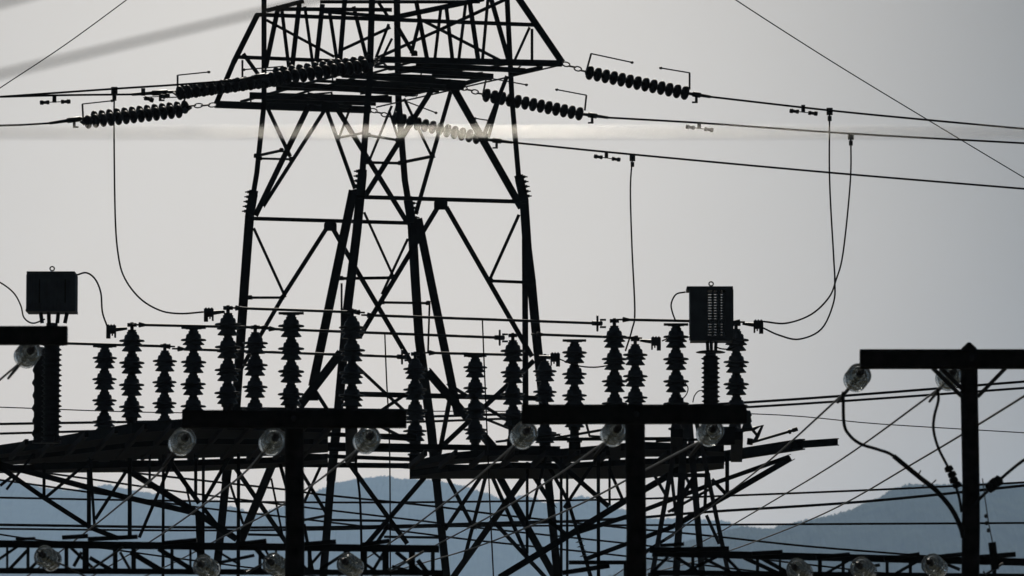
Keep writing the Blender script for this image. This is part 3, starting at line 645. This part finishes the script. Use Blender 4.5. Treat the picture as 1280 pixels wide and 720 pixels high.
# ------------------------------------------------------------------ timber poles with crossarms, glass insulators and the line wires
YP = 56.0
def pole(x, y0, y1, ax0, ax1, ay0, ay1, label, wpx=24, top=None, braces=()):
    k = K * YP * 1.003; c = P(x, ay1, YP); r = empty('utility_pole', (c.x, YP, 0)); tag(r, label, 'utility pole', 'timber poles with crossarms')
    zt = P(x, y0, YP).z; n = 14
    pts = [Vector((c.x + .006 * math.sin(i * 1.3), YP, zt * i / n)) for i in range(n + 1)]
    rad = [wpx / 2 * k * (1.10 - .12 * i / n) * (1 + .015 * math.sin(i * 2.1)) for i in range(n + 1)]
    m = MB().tube(pts, rad, 20)
    if top: m.lathe([(rad[-1], 0), (rad[-1] * .8, 3 * k), (.015, top * k)], 20, origin=pts[-1], smooth=False)
    m.build('post', WOOD, r)
    a, b = P(ax0, (ay0 + ay1) / 2, YP - .19), P(ax1, (ay0 + ay1) / 2, YP - .19); h = (ay1 - ay0) * k; e = h * .12
    sec = [(-h / 2 + e, -.08), (h / 2 - e, -.08), (h / 2, -.08 + e), (h / 2, .08 - e), (h / 2 - e, .08), (-h / 2 + e, .08), (-h / 2, .08 - e), (-h / 2, -.08 + e)]
    ca = MB().prism(a, b, sec)
    d = (b - a).normalized()
    ca.build('crossarm', WOOD, r)
    bt = MB()
    bt.lathe([(.03, 0), (.03, .03), (.014, .035), (.014, .06)], 6, origin=Vector((c.x, YP - .271, (a.z + b.z) / 2)), axis=(0, -1, 0))
    bt.build('bolt', GALV, r)
    for x1, y1_, x2, y2_ in braces:
        MB().angle(P(x1, y1_, YP - .12), P(x2, y2_, YP - .12), 5 * k).build('brace', GALV, r)
pole(368.5, 520, 720, 228, 508, 513, 535, 'left timber pole with a level crossarm standing left of the picture centre')
pole(794.5, 514, 720, 652, 933, 506, 530, 'middle timber pole with a crossarm below the louvred box', 25)
pole(1212, 437, 720, 1075, 1420, 437, 461, 'right timber pole with pointed top rising above its crossarm', 22, 9, ((1166, 460, 1202, 495), (1176, 460, 1204, 487), (1257, 460, 1222, 496)))
pole(-95, 398, 720, -220, 84, 408, 431, 'timber crossarm end jutting in at the left edge under the corrugated box')
gd = [(.016, -.06), (.018, -.012), (.036, -.012)]
for i in range(41):                              # deep concentric ribs under the shell
    r_ = .036 + .080 * i / 40; gd.append((r_, -.008 - .017 * (1 - math.cos(2 * math.pi * 2 * i / 40)) * (1 - .3 * i / 40)))
gd += [(.121, -.012), (.127, -.008), (.128, -.001)]
for i in range(1, 15):
    t = i / 14 * math.pi / 2; gd.append((.05 + .078 * math.cos(t), .004 + .042 * math.sin(t) ** 1.3))
gd += [(.04, .048), (.016, .05)]
mg = MB().lathe(gd, 32, smooth=False).mesh('glass_disc', Vector()); mg.materials.append(GLASS)
mcap = MB().lathe([(.02, .0), (.036, .002), (.038, .02), (.028, .04), (.016, .05), (.012, .055)], 14).mesh('metal_cap', Vector()); mcap.materials.append(GALV)
def glass(p, ax, n, label, grp, sp=.13, sc=1.0):
    r = empty('glass_insulator', p); tag(r, label, 'glass insulator', grp); ax = Vector(ax).normalized()
    MB().tube([p - ax * .05, p + ax * (sp * n + .12)], .012, 6).build('rod', GALV, r)
    for i in range(n):
        c = p + ax * (.09 + sp * i)
        g_ = inst('glass_disc', mg, c, r, -ax); g_.scale = (sc, sc, sc); g_.rotation_euler.rotate_axis('X', random.uniform(-.06, .06))
        o = bpy.data.objects.new('metal_cap', mcap); COL.objects.link(o); o.parent = g_; o.location = (0, 0, .046); WORLDPOS[o.name] = c
    return p + ax * (sp * n + .12)
lines = [((230, 549), [(200, 588), (155, 626), (110, 663), (34, 720), (-40, 772)], 'left end of the left timber crossarm', 'line wire slanting down left from the first glass insulator of the left pole'),
         ((343, 549), [(295, 598), (200, 668), (119, 718), (60, 752)], 'left timber crossarm, next to its pole', 'line wire slanting down left from beside the left timber pole'),
         ((461, 547), [(400, 597), (346, 634), (286, 667), (222, 701), (160, 730)], 'right end of the left timber crossarm', 'line wire slanting down left from right end of the left crossarm'),
         ((657, 541), [(595, 596), (540, 640), (490, 677), (400, 735)], 'left end of the middle timber crossarm', 'line wire slanting down left from left end of the middle crossarm'),
         ((770, 538), [(690, 596), (600, 651), (496, 706), (430, 736)], 'middle timber crossarm, next to its pole', 'line wire slanting down left from beside the middle timber pole'),
         ((890, 538), [(804, 586), (729, 627), (657, 660), (600, 682), (545, 699), (440, 728)], 'right end of the middle timber crossarm', 'long shining line wire slanting down left from right end of the middle crossarm'),
         ((1074, 469), [(1047, 497), (964, 573), (890, 632), (826, 679), (760, 725)], 'left end of the right timber crossarm', 'line wire slanting down left from left end of the right crossarm'),
         ((1189, 468), [(1158, 495), (1052, 573), (960, 630), (880, 676), (790, 722)], 'right timber crossarm, next to its pole', 'line wire slanting down left from beside the right timber pole'),
         ((1310, 468), [(1274, 496), (1152, 572), (1030, 642), (907, 690), (815, 716), (740, 735)], 'right crossarm beyond the frame', 'line wire slanting down left, passing just behind the right timber pole'),
         ((37, 440), [(0, 473), (-60, 528), (-160, 610)], 'left edge timber crossarm end', 'short piece of line wire slanting down left at the left edge')]
for i, (g0, px, where, wl) in enumerate(lines):
    p = P(g0[0], g0[1], YP + .05)
    L = [0.0]; full = [g0] + px
    for a, b in zip(full, full[1:]): L.append(L[-1] + math.hypot(b[0] - a[0], b[1] - a[1]))
    pts = [P(x, y, YP + .05 + 36 * (l / L[-1]) ** 1.0 * (L[-1] / 260)) if True else 0 for (x, y), l in zip(full, L)]
    ax = (pts[1] - pts[0]).normalized()
    ax = (ax + Vector((-.26, 0, -.34))).normalized()
    end = glass(p - ax * .10, ax, 3, 'clear glass insulator under the ' + where, 'glass insulators under the timber crossarms', .075, .92)
    c = smooth_path([end] + [q_ + (end - p) * .6 * max(0, 1 - k_ / 2) for k_, q_ in enumerate(pts[1:])]); c.append(c[-1] + (c[-1] - c[-2]).normalized() * 12)
    o = MB().tube(c, .0115 if i not in (5, 8) else .0135, 8).build('line_wire', BRIGHTWIRE); tag(o, wl, 'line wire', 'line wires from the glass insulators')
    tp = P(g0[0] - 14, g0[1] + 12, YP + .1); 
    MB().tube([end - ax * .02, end + ax * .18, end + ax * .5], [.014, .017, .0125], 8).build('grip', GALV, o)
# lower glass strings along the girder
for x, y, w in ((58, 697, 'far left end of the lower girder'), (257, 709, 'lower girder, left of the left timber pole'), (344, 706, 'lower girder, just behind the left timber pole'), (437, 706, 'lower girder, right of the left timber pole'),
                (1000, 713, 'left part of right lower girder'), (1080, 711, 'middle of right lower girder'), (1169, 707, 'right lower girder beside right timber pole')):
    p = P(x - 9, y - 6, 61)
    glass(p, (.45, .84, -.30), 3, 'tilted clear glass insulator string at the ' + w, 'tilted glass strings on the lower girders', .085, .9)
cable('jumper_cable', [(66, 702), (76, 705), (90, 712), (108, 721), (130, 730)], 61.2, 62, 2.6, 'pale jumper cable curving from the lowest left glass string', 'cable', m=BRIGHTWIRE)
cable('jumper_cable', [(1054, 490), (1055, 529), (1062, 544), (1076, 555), (1098, 562), (1117, 570), (1150, 597), (1170, 613), (1190, 637), (1201, 660)], 56.2, 55.8, 4.2, 'thick drooping jumper cable joining the right pole from its left', 'cable', m=RUBBER)
sl = MB(); q = smooth_path(path([(1117, 570), (1150, 597), (1170, 613), (1190, 637), (1201, 660), (1204, 672)], 55.78, 55.78)); sl.tube(q, .024, 10)
for x, y, dx, dy in ((1148, 594, 3, -6), (1163, 605, -5, 5), (1165, 605, 5, -5), (1158, 603, -5, 5)): sl.tube([P(x, y, 55.78), P(x + dx, y + dy, 55.76)], .007, 5)
tag(sl.build('cable_sleeve', RUBBER), 'thick black spiked sleeve on lower half of drooping cable left of right pole', 'cable sleeve')
o = cable('jumper_cable', [(1172, 486), (1173, 500), (1168, 520), (1167, 538), (1173, 560), (1184, 582), (1192, 600), (1199, 622), (1202, 640)], 56.2, 55.9, 3.6, 'wavy jumper cable just left of the right pole with lumpy clamps', 'cable', m=RUBBER)
for x, y in ((1186, 586), (1190, 593), (1192, 600), (1196, 606)): MB().lathe([(.02, -.03), (.04, -.02), (.045, .02), (.02, .03)], 10, origin=P(x, y, 55.95), axis=(.4, 0, -1)).build('clamp_lump', RUBBER, o)
o = cable('jumper_cable', [(1320, 548), (1280, 575), (1262, 589), (1245, 604), (1226, 622), (1214, 636)], 56.2, 55.9, 4, 'jumper cable reaching the right pole from the right edge', 'cable', m=RUBBER)
for x, y in ((1238, 609), (1243, 604), (1248, 601)): MB().lathe([(.02, -.04), (.05, -.03), (.055, .02), (.02, .04)], 10, origin=P(x, y, 55.95), axis=(1, 0, .7)).build('clamp_lump', RUBBER, o)
r = empty('hanging_fitting', P(1241, 697, 55.8)); tag(r, 'small dark cylinder hung on a beaded link right of the right pole', 'hanging fitting')
MB().tube([P(1228, 598, 55.8), P(1231, 622, 55.8), P(1236, 655, 55.8), P(1241, 680, 55.8)], .006, 6).build('hanger', GALV, r)
for x, y in ((1232.5, 645), (1233.5, 654), (1235.5, 663)): MB().lathe([(.006, -.02), (.017, -.012), (.017, .012), (.006, .02)], 10, origin=P(x, y, 55.8)).build('bead', GALV, r)
MB().tube([P(1240, 678, 55.8), P(1244, 712, 55.8)], .038, 14).build('cylinder', RUBBER, r)

# ------------------------------------------------------------------ lower lattice girders
def girder(xa, xb, yt0, yt1, yb0, yb1, Y, verts, diags, extra, label):
    a, b = P(xa, yt0, Y), P(xb, yt1, Y); r = empty('lattice_girder', ((a.x + b.x) / 2, Y, 0)); tag(r, label, 'lattice girder', 'lattice girders along the bottom edge')
    k = mpp(a)
    for d in (0, .55): 
        MB().angle(P(xa, yt0, Y + d), P(xb, yt1, Y + d), 9 * k).build('chord', RUST, r)
        MB().angle(P(xa, yb0, Y + d), P(xb, yb1, Y + d), 7 * k).build('chord', RUST, r)
    for x, w in verts: MB().angle(P(x, yt0 + (yt1 - yt0) * (x - xa) / (xb - xa), Y + .02), P(x, yb0 + (yb1 - yb0) * (x - xa) / (xb - xa), Y + .02), w * k).build('post', RUST, r)
    for i, (x1, y1, x2, y2, w) in enumerate(diags): MB().angle(P(x1, y1, Y + .3 * (i % 2)), P(x2, y2, Y + .3 * (i % 2)), w * k, i % 2 == 0).build('lacing_bar', RUST, r)
    for x1, y1, x2, y2, w in extra: MB().rect(P(x1, y1, Y - .03), P(x2, y2, Y - .03), w * k, .12).build('cleat', RUST, r)
    for x in (xa + 2, xb - 2):
        p = P(x, yb0, Y + .3); MB().rect(p, Vector((p.x, p.y, 0)), .12, .12).build('column', RUST, r)
girder(-60, 549, 679, 686, 713, 716, 62, [(9, 3), (35, 4), (83, 5), (107, 8), (144, 6), (167, 6), (215, 4), (238, 3), (325, 4), (345, 3), (387, 5), (455, 8), (482, 8), (515, 8), (541, 5)],
       [(-20, 712, 22, 683, 3.5), (12, 711, 34, 688, 4), (36, 713, 64, 684, 4), (88, 684, 118, 712, 4), (102, 690, 92, 708, 4), (112, 697, 140, 713, 5), (150, 690, 162, 711, 3.5), (163, 690, 203, 714, 7), (198, 686, 240, 712, 6), (205, 690, 232, 708, 4),
        (240, 684, 262, 698, 5), (262, 706, 318, 694, 4), (270, 688, 300, 706, 3), (318, 684, 340, 708, 6), (330, 684, 342, 706, 3), (388, 706, 402, 690, 3.5), (400, 712, 440, 686, 4), (462, 686, 478, 700, 3), (466, 714, 480, 690, 4), (495, 690, 535, 722, 5), (490, 708, 520, 716, 4), (522, 700, 536, 718, 6), (430, 688, 470, 714, 4), (360, 690, 384, 712, 4)],
       [(78, 672, 110, 670, 5), (110, 674, 172, 671, 5), (205, 679, 246, 675, 5), (300, 680, 333, 676, 5), (360, 682, 420, 677, 5), (452, 681, 487, 676, 5), (20, 674, 44, 673, 3)], 'lower left lattice girder along the bottom edge, with glass strings')
girder(815, 1420, 691, 706, 716, 722, 62, [(866, 4), (947, 4), (975, 3), (1025, 5), (1054, 4), (1109, 4), (1138, 4), (1243, 5)],
       [(815, 716, 835, 696, 4), (845, 696, 875, 716, 4), (880, 698, 915, 716, 4), (930, 697, 976, 718, 5), (905, 694, 930, 720, 4), (953, 698, 985, 716, 5), (1030, 718, 1062, 700, 3.5), (1060, 714, 1100, 706, 4), (1118, 718, 1146, 702, 4), (1180, 704, 1200, 712, 4), (855, 716, 900, 694, 4)],
       [(812, 688, 911, 686, 6), (825, 682, 855, 680, 4), (940, 692, 978, 690, 5), (1020, 697, 1062, 693, 5), (1105, 699, 1149, 693, 5), (1172, 696, 1210, 692, 5), (1222, 697, 1269, 693, 6)], 'lower right lattice girder along the bottom edge, with glass strings')
r = empty('steel_bracket', (P(745, 705, 63).x, 63, 0)); tag(r, 'short double bar steel bracket just left of the middle timber pole, low down', 'bracket')
MB().angle(P(711, 703, 63), P(784, 703, 63), 5 * .0086).build('bar', RUST, r); MB().angle(P(703, 716, 63.1), P(762, 707, 63.1), 6 * .0086).build('bar', RUST, r)
p = P(783, 703, 63); MB().rect(p, Vector((p.x, 63, 0)), .06, .06).build('stay', RUST, r)
for i, (x1, y1, x2, y2, lab) in enumerate(((115, 711, 154, 684, 'pale glinting rod on the lower left girder, right of its leftmost glass string'), (308, 716, 334, 702, 'short pale hooked rod at the foot of the left timber pole'), (488, 714, 530, 689, 'pale glinting rod on the right part of the lower left girder'), (1232, 718, 1254, 704, 'pale glinting rod low beside the right timber pole'))):
    tag(MB().tube([P(x1 - 3, y1 - 4, 61.7), P(x1, y1, 61.7), P(x2, y2, 61.7)], .013, 8).build('tie_rod', BRIGHTWIRE), lab, 'rod', 'pale rods on the lower girders')

# switch mechanism right of the middle pole
r = empty('switch_mechanism', Pz(915, 556, ZD)); tag(r, 'small switch mechanism with a tilted arm on the platform right of the middle pole', 'switch')
Ys = 96.2
MB().box(P(905, 545, Ys), 26 * .0131, .3, 22 * .0131).build('gear_case', RUST, r)
for x in (917, 934): MB().lathe([(.1, 0), (.08, .04), (.06, .1), (.08, .12), (.06, .2), (.08, .22), (.05, .3)], 12, origin=P(x, 536, Ys)).build('insulator', PORC, r)
MB().tube([P(925, 538, Ys), P(942, 536, Ys), P(953, 532, Ys), P(947, 545, Ys), P(943, 552, Ys)], .032, 8).build('crank', GALV, r)
MB().tube([P(937, 533, Ys), P(948, 546, Ys)], .025, 8).tube([P(938, 548, Ys), P(937, 556, Ys)], .05, 8).build('link', GALV, r)
MB().tube([P(940, 553, Ys), P(990, 538.5, Ys), P(991, 538, Ys), P(997, 536, Ys)], [.022, .022, .035, .035], 8).lathe([(.04, -.02), (.04, .02)], 8, origin=P(987, 539.5, Ys), axis=(1, 0, .3)).build('switch_arm', GALV, r)
o = tag(MB().tube([P(729, 521, 97), P(733, 521, 97), P(733, 530, 97), P(737, 545, 97), P(752, 546, 97)], .022, 8).build('control_lever', GALV), 'small bent control lever under the middle crossarm, left of its pole', 'lever')

# ------------------------------------------------------------------ wires in the distance
G = 'distant wires crossing behind the platform'
for px, Y0, Y1, w, lab in (
    ([(-60, 532), (0, 530), (560, 520), (933, 503), (1280, 477), (1360, 470)], 122, 122, 3.2, 'upper of the close pair of distant wires rising at right, above the other'),
    ([(-60, 544), (0, 542), (560, 526), (933, 509), (1280, 485), (1360, 478)], 124, 124, 3.0, 'lower of the close pair of distant wires rising at right'),
    ([(-60, 508), (0, 509), (230, 516), (560, 514), (933, 517), (1100, 530), (1280, 541), (1360, 547)], 120, 130, 1.3, 'hair-thin distant wire sloping down at right through the right pole'),
    ([(-60, 621), (0, 622), (155, 625), (400, 628), (600, 627), (780, 624), (902, 620), (1100, 612), (1280, 603), (1360, 598)], 128, 128, 2.6, 'distant wire along the mountain tops, upper of two that rise at right'),
    ([(-60, 656), (0, 656), (220, 659), (420, 659), (600, 656), (783, 648), (883, 640), (1080, 627), (1280, 607), (1360, 599)], 126, 126, 3.4, 'thicker distant wire below the mountain tops, lower of two that rise at right'),
    ([(-60, 660), (0, 661), (220, 663), (400, 662), (560, 658), (700, 657)], 127, 127, 2.6, 'distant level wire just under the thicker one at left'),
    ([(-40, 566), (100, 583), (220, 597), (357, 612), (400, 618), (543, 633), (629, 644), (783, 660), (871, 668), (1000, 682), (1120, 692), (1360, 712)], 118, 132, 2.6, 'uppermost distant wire sloping down to the right behind the tower'),
    ([(-40, 578), (100, 597), (220, 614), (355, 631), (543, 653), (600, 660), (781, 679), (900, 693), (1100, 716)], 119, 133, 2.4, 'middle distant wire sloping down to the right behind the tower'),
    ([(-40, 595), (8, 601), (138, 619), (255, 635), (355, 646), (496, 663), (600, 676), (781, 695), (935, 713), (1000, 721)], 120, 134, 2.4, 'lowest distant wire sloping down to the right behind the tower'),
    ([(0, 668), (40, 674), (120, 684), (200, 695), (300, 708)], 118, 118, 2.2, 'short distant wire low at left behind the lower girder')):
    cable('distant_wire', px, Y0, Y1, w, lab, 'wire', G, ext0=15, ext1=15)
cable('hanging_cable', [(443, 560), (446, 590), (450, 624), (452, 690), (452, 725)], 99, 99, 3, 'cable hanging straight down right of the left timber pole', 'cable', ext1=6)
o = cable('earth_rod', [(710, 626), (718, 650), (727, 682), (738, 724)], 98.5, 98.5, 3, 'slanting rod with small sheds left of the middle timber pole', 'rod')
for t in (.52, .58, .64, .70): 
    x, y = 710 + 28 * t + 0, 626 + 98 * t; MB().lathe([(.03, -.012), (.08, 0), (.03, .012)], 10, origin=P(x, y, 98.5), axis=(-.25, 0, 1)).build('shed', PORC, o)

# ------------------------------------------------------------------ cables close to the camera, far out of focus
def near(px, Y0, Y1, r, m, label, ext=4):
    pts = path(px, Y0, Y1); pts.insert(0, pts[0] + (pts[0] - pts[1]).normalized() * ext); pts.append(pts[-1] + (pts[-1] - pts[-2]).normalized() * ext)
    tag(MB().tube(pts, r, 12).build('overhead_cable', m), label, 'cable', 'out of focus cables near the camera')
near([(-100, 116), (0, 93), (330, 14), (470, -20)], 11.4, 13.2, .0047, RUBBER, 'blurred dark cable rising from the left edge to the tower top')
near([(-60, 20), (0, 4), (60, -12)], 11, 11.4, .005, RUBBER, 'blurred dark cable cutting the very top left corner')
near([(-100, 166), (640, 166), (1380, 166)], 11.3, 11.3, .0032, GLINT, 'blurred shining cable running level across the whole picture')
